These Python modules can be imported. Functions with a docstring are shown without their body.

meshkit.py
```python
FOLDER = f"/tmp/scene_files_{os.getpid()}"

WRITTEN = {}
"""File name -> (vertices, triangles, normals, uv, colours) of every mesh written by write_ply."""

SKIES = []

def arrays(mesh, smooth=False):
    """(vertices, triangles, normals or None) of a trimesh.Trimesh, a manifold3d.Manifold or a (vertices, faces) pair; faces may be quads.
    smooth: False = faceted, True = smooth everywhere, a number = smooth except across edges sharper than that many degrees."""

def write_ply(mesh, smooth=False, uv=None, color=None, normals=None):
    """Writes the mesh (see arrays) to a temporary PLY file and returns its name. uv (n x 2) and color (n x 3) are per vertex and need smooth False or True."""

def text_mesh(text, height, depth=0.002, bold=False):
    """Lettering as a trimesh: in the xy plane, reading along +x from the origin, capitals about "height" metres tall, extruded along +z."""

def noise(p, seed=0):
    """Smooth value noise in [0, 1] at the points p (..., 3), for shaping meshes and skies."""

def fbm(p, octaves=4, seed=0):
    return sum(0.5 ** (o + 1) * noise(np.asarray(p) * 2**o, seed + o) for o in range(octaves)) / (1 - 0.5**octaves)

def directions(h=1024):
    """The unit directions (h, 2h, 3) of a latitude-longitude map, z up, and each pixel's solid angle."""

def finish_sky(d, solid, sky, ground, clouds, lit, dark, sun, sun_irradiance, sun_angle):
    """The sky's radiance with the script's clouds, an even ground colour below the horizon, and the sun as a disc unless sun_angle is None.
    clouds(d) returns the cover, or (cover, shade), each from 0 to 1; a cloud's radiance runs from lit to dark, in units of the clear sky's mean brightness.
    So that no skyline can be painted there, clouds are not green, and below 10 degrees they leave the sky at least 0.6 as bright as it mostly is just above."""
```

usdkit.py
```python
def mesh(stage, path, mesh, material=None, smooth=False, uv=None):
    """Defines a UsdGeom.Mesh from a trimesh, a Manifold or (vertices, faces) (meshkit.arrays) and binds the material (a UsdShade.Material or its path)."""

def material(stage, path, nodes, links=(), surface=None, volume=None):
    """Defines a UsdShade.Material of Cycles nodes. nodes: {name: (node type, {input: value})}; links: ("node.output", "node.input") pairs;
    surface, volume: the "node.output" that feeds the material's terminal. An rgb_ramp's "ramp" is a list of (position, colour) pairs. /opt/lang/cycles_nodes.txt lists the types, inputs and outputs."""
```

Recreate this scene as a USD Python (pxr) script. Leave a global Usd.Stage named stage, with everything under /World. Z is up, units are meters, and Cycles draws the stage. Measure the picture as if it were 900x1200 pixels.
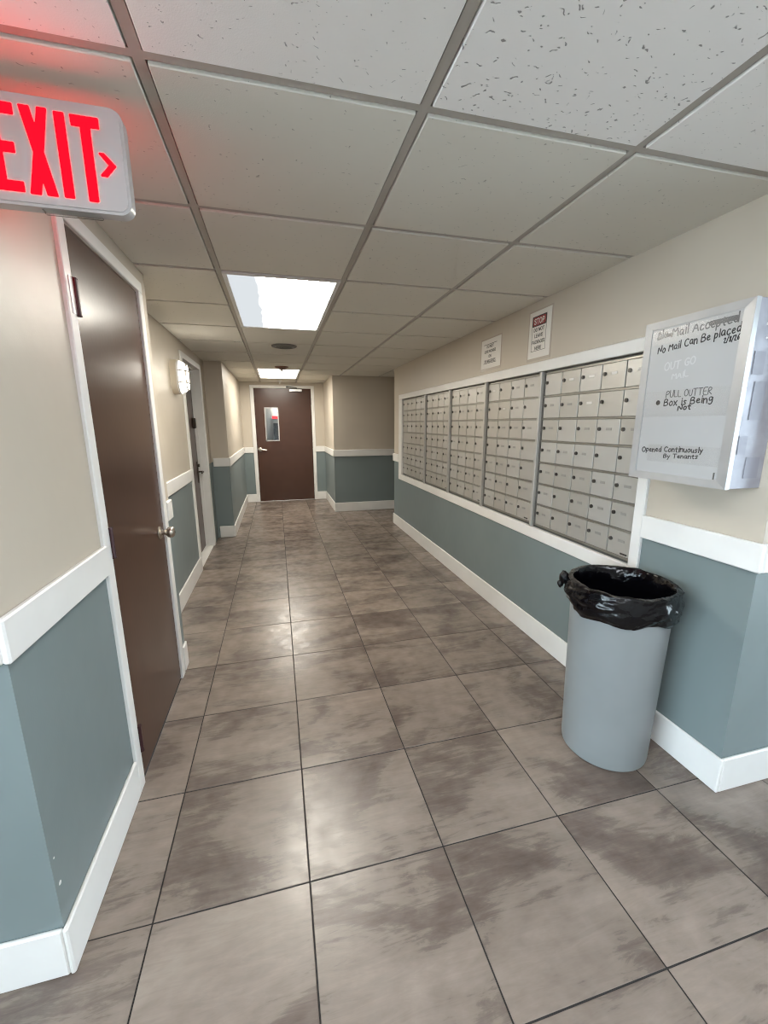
import math, random, sys
import numpy as np, trimesh, shapely
from shapely import affinity
from shapely.geometry import Polygon, LineString, box as sbox
from shapely.ops import unary_union
sys.path.insert(0, "/opt/lang")
import usdkit, meshkit
from pxr import Usd, UsdGeom, UsdLux, UsdShade, Gf, Sdf

random.seed(7)
rng = np.random.default_rng(7)
stage = Usd.Stage.CreateInMemory()
UsdGeom.SetStageUpAxis(stage, UsdGeom.Tokens.z)
UsdGeom.SetStageMetersPerUnit(stage, 1.0)
world = UsdGeom.Xform.Define(stage, "/World")
stage.SetDefaultPrim(world.GetPrim())

# ------------------------------------------------------------------ camera
EYE = (-0.0252, -1.0525, 1.4016)
YAW, PITCH, ROLL, FPX = 0.2493, 0.2099, -0.0030, 484.917
EXPOSURE = 1.0
cy, sy, cp, sp, cr, sr = math.cos(YAW), math.sin(YAW), math.cos(PITCH), math.sin(PITCH), math.cos(ROLL), math.sin(ROLL)
fw = np.array([sy * cp, cy * cp, -sp]); rt = np.array([cy, -sy, 0.0]); up = np.cross(rt, fw)
right, upv = cr * rt + sr * up, cr * up - sr * rt
cam = UsdGeom.Camera.Define(stage, "/World/camera")
cam.CreateHorizontalApertureAttr(36.0); cam.CreateVerticalApertureAttr(48.0)
cam.CreateFocalLengthAttr(36.0 * FPX / 900.0)
cam.CreateClippingRangeAttr(Gf.Vec2f(0.02, 100.0))
cam.CreateExposureAttr(EXPOSURE)
cam.AddTransformOp().Set(Gf.Matrix4d(*right, 0, *upv, 0, *(-fw), 0, *EYE, 1))

# ------------------------------------------------------------------ light
sky = UsdLux.DomeLight.Define(stage, "/World/sky")
sky.CreateColorAttr(Gf.Vec3f(0.75, 0.88, 1.0)); sky.CreateIntensityAttr(2.9)
LENS = 13.0          # ceiling fixtures of the corridor
LOBBY_LENS = 5.0     # ceiling fixtures of the lobby behind the camera
WALL_LAMP = 7.0
WRAP_LENS = 8.0       # surface-mounted lamp above the camera
EXIT_GLOW = 4.0

# ------------------------------------------------------------------ main dimensions (metres)
H = 2.125                       # ceiling
XL, XL2, XP = -0.621, -0.809, -0.609     # left wall, its recess, far left pillar
XR = 1.555                      # right wall
YC = -0.060                     # where the corridor opens into the lobby
YE, YP, YB, YLP = 4.56, 5.544, 6.801, 4.363   # right corner, right pillar face, back wall, left pillar face
XRP = 0.843                     # right pillar side
T = 0.4467                      # floor tile
CX, CY, CW = -0.256, 0.0425, 0.61   # ceiling grid
LX0, LX1, LY0 = -2.5, 3.3, -2.9     # lobby
RAIL0, RAIL1, BB = 0.897, 1.0, 0.148
PAINT = 0.95

# ------------------------------------------------------------------ helpers
used = {}
def path(name, parent=None):
    base = f"{parent.GetPath()}/{name}" if parent is not None else f"/World/{name}"
    n = used.get(base, 0); used[base] = n + 1
    return base if n == 0 else f"{base}_{n:03d}"
def tag(prim, label=None, cat=None, group=None, kind=None):
    for k, v in (("label", label), ("category", cat), ("group", group), ("kind", kind)):
        if v: prim.SetCustomDataByKey(k, v)
    return prim
def obj(name, mesh, mat, parent=None, smooth=False, label=None, cat=None, group=None, kind=None):
    if isinstance(mesh, list): mesh = trimesh.util.concatenate(mesh)
    return tag(usdkit.mesh(stage, path(name, parent), mesh, mat, smooth=smooth).GetPrim(), label, cat, group, kind)
def thing(name, label=None, cat=None, loc=(0, 0, 0), group=None, kind=None, parent=None):
    x = UsdGeom.Xform.Define(stage, path(name, parent))
    if any(loc): x.AddTranslateOp().Set(Gf.Vec3d(*loc))
    return tag(x.GetPrim(), label, cat, group, kind)
def bx(x0, x1, y0, y1, z0, z1, b=0.0):
    x0, x1 = sorted((x0, x1)); y0, y1 = sorted((y0, y1)); z0, z1 = sorted((z0, z1))
    if b <= 0:
        m = trimesh.creation.box((x1 - x0, y1 - y0, z1 - z0)); m.apply_translation(((x0 + x1) / 2, (y0 + y1) / 2, (z0 + z1) / 2)); return m
    b = min(b, .45 * (x1 - x0), .45 * (y1 - y0), .45 * (z1 - z0))
    p = []
    for ax in range(3):
        for sx in (0, 1):
            for sy_ in (0, 1):
                for sz in (0, 1):
                    s = [(x0, x1)[sx], (y0, y1)[sy_], (z0, z1)[sz]]
                    ins = [(b, -b)[sx], (b, -b)[sy_], (b, -b)[sz]]
                    p.append([s[k] + (0 if k == ax else ins[k]) for k in range(3)])
    return trimesh.convex.convex_hull(np.array(p))
def lathe(prof, n=32, cap=False):
    return trimesh.creation.revolve(np.array(prof, float), sections=n)
def cyl(r, h, n=20, at=(0, 0, 0), axis="z"):
    m = trimesh.creation.cylinder(r, h, sections=n)
    if axis == "x": m.apply_transform(trimesh.transformations.rotation_matrix(math.pi / 2, (0, 1, 0)))
    if axis == "y": m.apply_transform(trimesh.transformations.rotation_matrix(math.pi / 2, (1, 0, 0)))
    m.apply_translation(at); return m
def turn(m, axis):
    """a lathe made about z turned so that its +z points along axis"""
    m = m.copy(); m.apply_transform(trimesh.geometry.align_vectors((0, 0, 1), axis)); return m
def moved(m, at): m = m.copy(); m.apply_translation(at); return m
def tube(pts, r, n=10):
    pts = np.array(pts, float); ms = []
    for a, b in zip(pts[:-1], pts[1:]):
        ms.append(trimesh.creation.cylinder(r, segment=(a, b), sections=n))
    for p in pts: ms.append(moved(trimesh.creation.icosphere(subdivisions=1, radius=r), p))
    return trimesh.util.concatenate(ms)
def extr(poly, d):
    gs = [g for g in getattr(poly, "geoms", [poly]) if g.area > 1e-9]
    return trimesh.util.concatenate([trimesh.creation.extrude_polygon(g, d, engine="earcut") for g in gs])
def place(m, frame, org):
    """m drawn in (u, v, w): frame = three world axes"""
    m = m.copy(); A = np.eye(4); A[:3, :3] = np.array(frame, float).T; A[:3, 3] = org; m.apply_transform(A); return m
ON_RIGHT = ((0, -1, 0), (0, 0, 1), (-1, 0, 0))      # things on the right wall, read from the corridor
ON_FRONT = ((1, 0, 0), (0, 0, 1), (0, -1, 0))       # things facing the camera
ON_BACK = ((-1, 0, 0), (0, 0, 1), (0, 1, 0))
ON_LEFT = ((0, 1, 0), (0, 0, 1), (1, 0, 0))

# ------------------------------------------------------------------ materials
def mat(name, nodes, links, surface="p.BSDF"):
    return usdkit.material(stage, f"/World/Looks/{name}", nodes, links, surface=surface)
def plain(name, col, rough=.5, metal=0.0, spec=.5, bump=0.0, bscale=200.0, vary=0.0, vscale=3.0, extra=None):
    nodes = {"g": ("geometry", {}), "p": ("principled_bsdf", {"base_color": col, "roughness": rough, "metallic": metal, "specular_ior_level": spec, **(extra or {})})}
    links = []
    if bump:
        nodes["n"] = ("noise_texture", {"scale": bscale, "detail": 3.0}); nodes["b"] = ("bump", {"strength": bump, "distance": .002})
        links += [("g.position", "n.vector"), ("n.fac", "b.height"), ("b.normal", "p.normal")]
    if vary:
        nodes["v"] = ("noise_texture", {"scale": vscale, "detail": 4.0}); c = np.array(col)
        nodes["r"] = ("rgb_ramp", {"ramp": [(.3, tuple(c * (1 - vary))), (.7, tuple(np.minimum(1, c * (1 + vary))))]})
        links += [("g.position", "v.vector"), ("v.fac", "r.fac"), ("r.color", "p.base_color")]
    return mat(name, nodes, links)
BEIGE, TEAL = (.51, .455, .38), (.180, .219, .224)
def wall_paint(name, beige=BEIGE, teal=TEAL):
    c0, c1 = np.array(beige), np.array(teal)
    return mat(name, {
        "g": ("geometry", {}), "s": ("separate_xyz", {}), "gt": ("math", {"math_type": "greater_than", "value2": PAINT}),
        "v": ("noise_texture", {"scale": 1.7, "detail": 3.0}),
        "r0": ("rgb_ramp", {"ramp": [(.3, tuple(c0 * .97)), (.7, tuple(c0 * 1.03))]}), "r1": ("rgb_ramp", {"ramp": [(.3, tuple(c1 * .95)), (.7, tuple(c1 * 1.05))]}),
        "m": ("mix", {}), "n": ("noise_texture", {"scale": 260.0, "detail": 3.0}), "n2": ("noise_texture", {"scale": 7.0, "detail": 2.0}),
        "b": ("bump", {"strength": .12, "distance": .0015}), "b2": ("bump", {"strength": .12, "distance": .02}),
        "p": ("principled_bsdf", {"roughness": .42, "specular_ior_level": .45})},
        [("g.position", "s.vector"), ("s.z", "gt.value1"), ("g.position", "v.vector"), ("v.fac", "r0.fac"), ("v.fac", "r1.fac"), ("gt.value", "m.fac"),
         ("r1.color", "m.color1"), ("r0.color", "m.color2"), ("m.color", "p.base_color"), ("g.position", "n.vector"), ("g.position", "n2.vector"),
         ("n2.fac", "b2.height"), ("b2.normal", "b.normal"), ("n.fac", "b.height"), ("b.normal", "p.normal")])
M = {}
M["wall"] = wall_paint("two_tone_paint")
M["trim"] = plain("white_trim", (.74, .73, .71), .42, bump=.08, bscale=90, vary=.03, vscale=6)
M["lobby"] = plain("lobby_paint", (.62, .60, .57), .55)
M["brown_door"] = plain("brown_door_paint", (.062, .029, .019), .27, spec=.40, bump=.10, bscale=55, vary=.06, vscale=8)
M["hinge"] = plain("painted_hinge", (.045, .016, .018), .35, metal=.3)
M["hinge_leaf"] = plain("hinge_leaf", (.46, .44, .44), .4, metal=.2)
M["nickel"] = plain("satin_nickel", (.62, .58, .52), .24, metal=1.0)
M["bronze"] = plain("dark_bronze", (.10, .08, .065), .32, metal=.9)
M["tee"] = plain("ceiling_tee", (.42, .39, .35), .5)
M["void"] = plain("void", (.03, .03, .03), .9)
M["grout"] = plain("grout", (.017, .014, .013), .85, bump=.3, bscale=400)
M["alu"] = plain("brushed_aluminium", (.60, .60, .60), .36, metal=.85, vary=.05, vscale=9)
M["box_door"] = plain("mailbox_door", (.47, .455, .42), .40, metal=.45, bump=.05, bscale=300, vary=.04, vscale=4)
M["box_door_pale"] = plain("mailbox_door_pale", (.51, .50, .475), .40, metal=.45, bump=.05, bscale=300, vary=.04, vscale=4)
M["box_frame"] = plain("mailbox_frame", (.16, .155, .14), .45, metal=.3)
M["box_rail"] = plain("mailbox_rail", (.36, .345, .31), .34, metal=.75)
M["lock"] = plain("lock_metal", (.10, .095, .09), .35, metal=.8)
M["lock_face"] = plain("lock_keyway", (.02, .02, .02), .5)
M["sticker"] = plain("sticker", (.72, .71, .69), .45)
M["number"] = plain("engraved_number", (.36, .35, .33), .5, metal=.3)
M["paper"] = plain("paper", (.72, .70, .66), .45)
M["laminate"] = plain("laminate_edge", (.50, .44, .38), .2)
M["ink"] = plain("ink", (.035, .035, .032), .5)
M["sign_red"] = plain("sign_red", (.26, .030, .032), .45)
M["marker"] = plain("marker", (.012, .012, .014), .45)
M["smear"] = plain("marker_smear", (.10, .10, .105), .35)
M["ghost"] = plain("erased_ink", (.53, .53, .535), .5)
M["board"] = plain("board_panel", (.43, .43, .432), .36, bump=.03, bscale=60, vary=.03)
M["board_frame"] = plain("board_frame", (.46, .465, .475), .36, metal=.45, bump=.12, bscale=40, vary=.06, vscale=10)
M["tape"] = mat("clear_tape", {"t": ("transparent_bsdf", {"color": (.995, .995, .995)}), "g": ("glossy_bsdf", {"roughness": .22}), "m": ("mix_closure", {"fac": .03})},
    [("t.BSDF", "m.closure1"), ("g.BSDF", "m.closure2")], surface="m.closure")
M["patch"] = plain("dull_patch", (.285, .29, .34), .5)
M["can"] = plain("can_plastic", (.215, .23, .235), .42, spec=.4, bump=.05, bscale=180, vary=.04, vscale=5)
M["bag"] = mat("bag_plastic", {"g": ("geometry", {}), "n": ("noise_texture", {"scale": 20.0, "detail": 3.0, "distortion": .8}), "b": ("bump", {"strength": .40, "distance": .010}),
    "p": ("principled_bsdf", {"base_color": (.002, .002, .003), "roughness": .09, "specular_ior_level": .32})},
    [("g.position", "n.vector"), ("n.fac", "b.height"), ("b.normal", "p.normal")])
M["white_plastic"] = plain("white_plastic", (.72, .72, .72), .35)
M["sign_body"] = plain("exit_housing", (.52, .50, .50), .32)
M["guard"] = plain("lamp_guard", (.45, .43, .38), .5)
M["box_side"] = plain("notice_box_side", (.33, .33, .375), .42, metal=.2, bump=.35, bscale=14, vary=.16, vscale=11)
M["vent"] = plain("vent_grey", (.14, .135, .122), .5)
M["rust"] = plain("brown_escutcheon", (.17, .075, .045), .45)
M["lamp_base"] = plain("lamp_base", (.62, .55, .44), .45)
M["concrete"] = plain("concrete", (.35, .34, .33), .9)
M["dark"] = plain("dark_cabinet", (.05, .05, .055), .4)
def glow(name, col, strength):
    return mat(name, {"e": ("emission", {"color": col, "strength": strength})}, [], surface="e.emission")
M["exit_red"] = glow("exit_letters", (1.0, .0008, .0035), EXIT_GLOW)
M["lobby_lens"] = glow("lobby_lens", (.88, .94, 1.0), LOBBY_LENS)
M["wrap_lens"] = glow("wrap_lens", (.90, .95, 1.0), WRAP_LENS)
M["lens"] = glow("fixture_lens", (1.0, .945, .83), LENS)
M["lamp_glass"] = glow("wall_lamp_glass", (1.0, .93, .80), WALL_LAMP)
M["globe"] = glow("globe_glass", (1.0, .95, .88), 8.0)
M["small_exit"] = glow("small_exit", (1.0, .05, .06), 1.2)
# the first fixture has one tube out: its lens is dimmer towards the left
M["lens_half"] = mat("fixture_lens_half", {"g": ("geometry", {}), "s": ("separate_xyz", {}), "n": ("noise_texture", {"scale": 6.0, "detail": 1.0}),
    "a": ("math", {"math_type": "multiply_add", "value2": .04, "value3": -.02}), "ad": ("math", {"math_type": "add"}),
    "mr": ("map_range", {"range_type": "smoothstep", "from_min": -.085, "from_max": -.02, "to_min": .42, "to_max": LENS * 1.15, "clamp": True}),
    "c": ("rgb_ramp", {"ramp": [(0.0, (.86, .93, 1.0)), (.2, (1.0, .945, .83))]}), "d": ("math", {"math_type": "divide", "value2": LENS}),
    "e": ("emission", {})},
    [("g.position", "s.vector"), ("g.position", "n.vector"), ("n.fac", "a.value1"), ("s.x", "ad.value1"), ("a.value", "ad.value2"), ("ad.value", "mr.value"),
     ("mr.result", "e.strength"), ("mr.result", "d.value1"), ("d.value", "c.fac"), ("c.color", "e.color")], surface="e.emission")
M["glass"] = mat("pane_glass", {"t": ("transparent_bsdf", {"color": (.94, .96, .95)}), "g": ("glossy_bsdf", {"roughness": .02}), "f": ("fresnel", {"IOR": 1.5}), "m": ("mix_closure", {})},
    [("f.fac", "m.fac"), ("t.BSDF", "m.closure1"), ("g.BSDF", "m.closure2")], surface="m.closure")

def floor_tile(name, ang, tone):
    """porcelain with smoky streaks; the pattern of every tile is shifted by its own random number"""
    a, b, c = [tuple(np.array(k) * tone) for k in ((.092, .070, .059), (.180, .145, .121), (.265, .219, .184))]
    return mat(name, {
        "g": ("geometry", {}), "o": ("object_info", {}), "off": ("vector_math", {"math_type": "scale", "vector1": (37.0, 91.0, 13.0)}), "ad": ("vector_math", {"math_type": "add"}),
        "mp": ("mapping", {"rotation": (0, 0, ang), "scale": (1.0, 1.9, 1.0)}),
        "n1": ("noise_texture", {"scale": 1.7, "detail": 9.0, "roughness": .57, "distortion": .9}),
        "mp2": ("mapping", {"rotation": (0, 0, ang + .15), "scale": (1.8, 13.0, 1.0)}),
        "n2": ("noise_texture", {"scale": 3.0, "detail": 9.0, "roughness": .74, "distortion": .7}),
        "mx": ("mix_float", {"fac": .34}),
        "r": ("rgb_ramp", {"ramp": [(.35, a), (.44, tuple(np.array(a) * 1.4)), (.478, tuple(np.array(b) * .84)), (.495, tuple(np.array(b) * 1.06)), (.58, tuple(np.array(b) * 1.25)), (.68, c)]}),
        "n3": ("noise_texture", {"scale": 14.0, "detail": 4.0}),
        "rr": ("map_range", {"from_min": .3, "from_max": .7, "to_min": .23, "to_max": .36}),
        "bp": ("bump", {"strength": .10, "distance": .004}),
        "p": ("principled_bsdf", {"specular_ior_level": .5})},
        [("o.random", "off.scale"), ("g.position", "ad.vector1"), ("off.vector", "ad.vector2"), ("ad.vector", "mp.vector"), ("ad.vector", "mp2.vector"),
         ("mp.vector", "n1.vector"), ("mp2.vector", "n2.vector"), ("n1.fac", "mx.a"), ("n2.fac", "mx.b"), ("mx.value", "r.fac") if False else ("mx.result", "r.fac"), ("r.color", "p.base_color"),
         ("ad.vector", "n3.vector"), ("n3.fac", "rr.value"), ("rr.result", "p.roughness"), ("n2.fac", "bp.height"), ("bp.normal", "p.normal")])
FT = [floor_tile(f"floor_tile_{i}", a, t) for i, (a, t) in enumerate(((0.0, 1.0), (math.pi / 2, .97), (.12, 1.06), (math.pi / 2 + .1, 1.04), (-.1, .92), (math.pi / 2 - .1, 1.0)))]

def ceil_tile(name, pit, scale, dark, col):
    c = np.array(col)
    return mat(name, {
        "g": ("geometry", {}), "o": ("object_info", {}), "off": ("vector_math", {"math_type": "scale", "vector1": (31.0, 17.0, 0.0)}), "ad": ("vector_math", {"math_type": "add"}),
        "w": ("noise_texture", {"scale": 30.0, "detail": 2.0}), "wv": ("vector_math", {"math_type": "scale", "scale": .05}), "ad2": ("vector_math", {"math_type": "add"}),
        "mp": ("mapping", {"scale": (.8, 1.5, 0.0), "rotation": (0, 0, .5)}),
        "vo": ("voronoi_texture", {"scale": scale, "randomness": 1.0}), "th": ("map_range", {"from_min": pit * .7, "from_max": pit, "to_min": 1.0, "to_max": 0.0, "clamp": True}),
        "big": ("noise_texture", {"scale": 9.0, "detail": 2.0}), "gate": ("map_range", {"from_min": .16, "from_max": .28, "clamp": True}), "mul": ("math", {"math_type": "multiply"}),
        "mx": ("mix", {"color1": tuple(c), "color2": tuple(c * dark)}), "n": ("noise_texture", {"scale": 320.0, "detail": 2.0}),
        "bp": ("bump", {"strength": .18, "distance": .002}), "bq": ("bump", {"strength": .6, "distance": .004, "invert": True}),
        "p": ("principled_bsdf", {"roughness": .9, "specular_ior_level": .2})},
        [("o.random", "off.scale"), ("g.position", "ad.vector1"), ("off.vector", "ad.vector2"), ("ad.vector", "w.vector"), ("w.color", "wv.vector1"), ("ad.vector", "ad2.vector1"), ("wv.vector", "ad2.vector2"),
         ("ad2.vector", "mp.vector"), ("mp.vector", "vo.vector"), ("vo.distance", "th.value"), ("ad.vector", "big.vector"), ("big.fac", "gate.value"), ("th.result", "mul.value1"), ("gate.result", "mul.value2"),
         ("mul.value", "mx.fac"), ("mx.color", "p.base_color"), ("ad.vector", "n.vector"), ("n.fac", "bp.height"), ("mul.value", "bq.height"), ("bp.normal", "bq.normal"), ("bq.normal", "p.normal")])
CT_FINE = ceil_tile("ceiling_tile_fine", .12, 46.0, .62, (.69, .665, .60))
CT_FISSURE = ceil_tile("ceiling_tile_fissured", .19, 60.0, .42, (.86, .845, .825))
CT_MID = ceil_tile("ceiling_tile_mid", .13, 72.0, .55, (.84, .825, .80))

# ------------------------------------------------------------------ plan of the floor
corridor = unary_union([sbox(XL, YC - .01, XR, YB), sbox(XL2, 1.41, XL + .01, YLP), sbox(XL2 - .10, 3.13, XL2 + .01, 4.0), sbox(-.378, YB - .01, .615, YB + .05)])
corridor = corridor.difference(sbox(XL - 1, YLP, XP, 9)).difference(sbox(XRP, YP, 9, 9)).difference(sbox(XL - 1, YC, XL, 1.41))
passage = sbox(XR - .01, YE, 3.2, YP)
lobby = sbox(LX0, LY0, LX1, YC)
plan = unary_union([corridor, passage, lobby])

# floor: tiles of their own on a bed of grout
floor = thing("floor", "dark brown-grey porcelain tile floor of the corridor and lobby", "floor", kind="structure")
obj("grout_bed", extr(plan.buffer(.05, join_style=2), .05).apply_translation((0, 0, -.0515)), M["grout"], floor)
cells = []
for i in range(-8, 9):
    for j in range(-11, 17):
        c = sbox(i * T, j * T, (i + 1) * T, (j + 1) * T).buffer(-.0022, join_style=2).intersection(plan.buffer(-.001, join_style=2))
        for g in getattr(c, "geoms", [c]):
            if g.geom_type == "Polygon" and g.area > .0006: cells.append((abs(j + 1), i, j, g))
for _, i, j, g in sorted(cells, key=lambda c: (c[2], c[1])):
    x0, y0, x1, y1 = g.bounds
    if g.area > .999 * (x1 - x0) * (y1 - y0): m = bx(x0, x1, y0, y1, -.02, 0.0, .0012)
    else: m = extr(g, .02).apply_translation((0, 0, -.02))
    k = rng.choice([0, 0, 1, 2, 3, 4, 5]) if j < 3 else rng.choice([0, 2, 4, 0, 2, 1])
    obj("tile", m, FT[int(k)], floor)

# ceiling: lay-in panels that drop a little below the tees
ceiling = thing("ceiling", "suspended ceiling of white mineral panels in a metal grid", "ceiling", kind="structure")
above = unary_union([plan, sbox(XL2, 3.0, XL2 + .02, 4.0)])
obj("slab", extr(above.buffer(.06, join_style=2), .05).apply_translation((0, 0, H + .03)), M["void"], ceiling)
LIGHTS = {(0, 2): "a", (0, 3): "a", (0, 8): "b", (0, 9): "b", (-2, -4): "l", (-2, -3): "l", (2, -4): "l", (2, -3): "l"}
TG = .0155
n_panel = 0
for i in range(-4, 7):
    for j in range(-8, 12):
        if (i, j) in LIGHTS: continue
        c = sbox(CX + i * CW, CY + j * CW, CX + (i + 1) * CW, CY + (j + 1) * CW).buffer(-TG, join_style=2).intersection(above)
        for g in getattr(c, "geoms", [c]):
            if g.geom_type != "Polygon" or g.area < .0015: continue
            x0, y0, x1, y1 = g.bounds
            sag = .0008 * rng.random()
            if g.area > .999 * (x1 - x0) * (y1 - y0): m = bx(x0, x1, y0, y1, H - sag, H + .025, .002)
            else: m = extr(g, .025).apply_translation((0, 0, H - sag))
            obj("panel", m, CT_FISSURE if (i, j) == (1, -1) or j < -1 else CT_MID if j == -1 else CT_FINE, ceiling)
def clip_bar(name, r):
    c = r.intersection(above)
    for g in getattr(c, "geoms", [c]):
        if g.geom_type == "Polygon" and g.area > 1e-4:
            obj(name, extr(g, .02).apply_translation((0, 0, H + .005)), M["tee"], ceiling)
for i in range(-3, 6):
    clip_bar("main_tee", sbox(CX + i * CW - .012, LY0, CX + i * CW + .012, YB))
for j in range(-6, 12):
    c = sbox(LX0, CY + j * CW - .011, LX1, CY + j * CW + .011)
    c = c.difference(unary_union([sbox(CX + i * CW - .012, LY0, CX + i * CW + .012, YB) for i in range(-4, 7)]))
    c = c.difference(unary_union([sbox(CX + a * CW, CY + b * CW + .02, CX + (a + 1) * CW, CY + (b + 2) * CW - .02) for (a, b) in ((0, 2), (0, 8), (-2, -4), (2, -4))]))
    clip_bar("cross_tee", c)
# wall angle along the visible walls
for seg in ((XL, YC, XL + .02, 1.41), (XL2, 1.41, XL2 + .02, YLP), (XP, YLP, XP + .02, YB), (XR - .02, YC, XR, YE), (XRP - .02, YP, XRP, YB), (XP, YB - .02, XRP, YB), (XRP, YP - .02, 3.2, YP), (XL2, YLP - .02, XP, YLP)):
    obj("wall_angle", bx(seg[0], seg[2], seg[1], seg[3], H + .002, H + .02), M["tee"], ceiling)

# ------------------------------------------------------------------ walls
def wall(name, label, boxes, mats=None, parent_chips=None):
    return obj(name, [bx(*b) for b in boxes], mats or M["wall"], label=label, cat="wall", kind="structure")
HT = H + .09
DY0, DY1, DZ = 0.530, 1.262, 2.006          # door 1 opening
wl = thing("wall_left", "near left corridor wall, beige above teal, around the tall brown door", "wall", kind="structure")
obj("wall_body", [bx(XL - .19, XL, YC, DY0, 0, HT), bx(XL - .19, XL, DY1, 1.41, 0, HT), bx(XL - .19, XL, DY0, DY1, DZ, HT), bx(LX0, XL - .19, YC, YC + .12, 0, HT)], M["wall"], wl)
for y, z, r in ((-.052, .262, .006), (-.056, .345, .003)):
    obj("paint_chip", moved(turn(lathe([(0, 0), (r, 0), (r * .8, .0008), (0, .001)], 8), (1, 0, 0)), (XL, y + .012, z)), M["trim"], wl)
wall("wall_left_recess", "set-back left wall with the oval lamp and second door",
     [(XL2 - .16, XL2, 1.41, 3.13, 0, HT), (XL2 - .16, XL2, 4.0, YLP, 0, HT), (XL2 - .16, XL2, 3.13, 4.0, 1.985, HT), (XL2 - .30, XL2 - .16, 3.0, 4.2, 0, HT)])
wall("wall_left_pillar", "left pillar that juts out before the far brown door", [(XL2 - .16, XP, YLP, YB + .14, 0, HT)])
BX0, BX1, BZ = -.378, .615, 2.024
wall("wall_back", "end wall around the far brown door", [(XP, BX0, YB, YB + .14, 0, HT), (BX1, XRP, YB, YB + .14, 0, HT), (BX0, BX1, YB, YB + .14, BZ, HT)])
wall("wall_right_pillar", "wide wall face right of the far brown door", [(XRP, 3.3, YP, YB + .14, 0, HT)])
MY0, MY1, MZ0, MZ1 = .455, 4.170, .742, 1.714   # hole for the mailboxes
wall("wall_right", "right corridor wall, beige above teal, holding the mailboxes",
     [(XR, XR + .42, YC, MY0, 0, HT), (XR, XR + .42, MY1, YE, 0, HT), (XR, XR + .42, MY0, MY1, 0, MZ0), (XR, XR + .42, MY0, MY1, MZ1, HT), (XR + .42, LX1, YC, YC + .14, 0, HT)])
wall("wall_passage", "end of the side passage past the mailboxes", [(3.2, 3.3, YE - .1, YP, 0, HT), (XR + .42, 3.3, YE - .14, YE, 0, HT)])
# glazing in both side walls of the lobby
for sd, xa, xb, GY0, GY1 in (("left", LX0 - .12, LX0, -2.75, -.30), ("right", LX1, LX1 + .12, -1.9, -.55)):
    wall(f"wall_lobby_{sd}", f"lobby wall with glazing on the {sd} of the camera", [(xa, xb, LY0, GY0, 0, HT), (xa, xb, GY1, YC + .14, 0, HT), (xa, xb, GY0, GY1, 2.06, HT)], M["lobby"])
wall("wall_lobby_rear", "plain lobby wall behind the camera", [(LX0 - .12, LX1 + .12, LY0 - .14, LY0, 0, HT)], M["lobby"])
for n, xc, sd, GY0, GY1 in ((1, LX0 - .07, "left", -2.75, -.30), (2, LX1 + .07, "right", -1.9, -.55)):
    w1 = thing(f"window_{n}", f"glazed lobby entrance on the {sd}, beside the camera", "window", kind="structure")
    ys = np.linspace(GY0 + .03, GY1 - .03, 4)
    for y in ys: obj("mullion", bx(xc - .03, xc + .03, y - .03, y + .03, 0, 2.06), M["alu"], w1)
    for z0, z1 in ((.0, .08), (2.0, 2.06)): obj("transom", bx(xc - .028, xc + .028, GY0, GY1, z0, z1), M["alu"], w1)
    for k in range(3): obj("pane", bx(xc - .003, xc + .003, ys[k] + .03, ys[k + 1] - .03, .08, 2.0), M["glass"], w1)
    obj("ground", bx(xc, xc + np.sign(xc) * 14, -9, 6, -.12, -.055), M["concrete"], label=f"grey concrete paving outside the {sd} lobby glazing", cat="ground", kind="structure")

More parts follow.
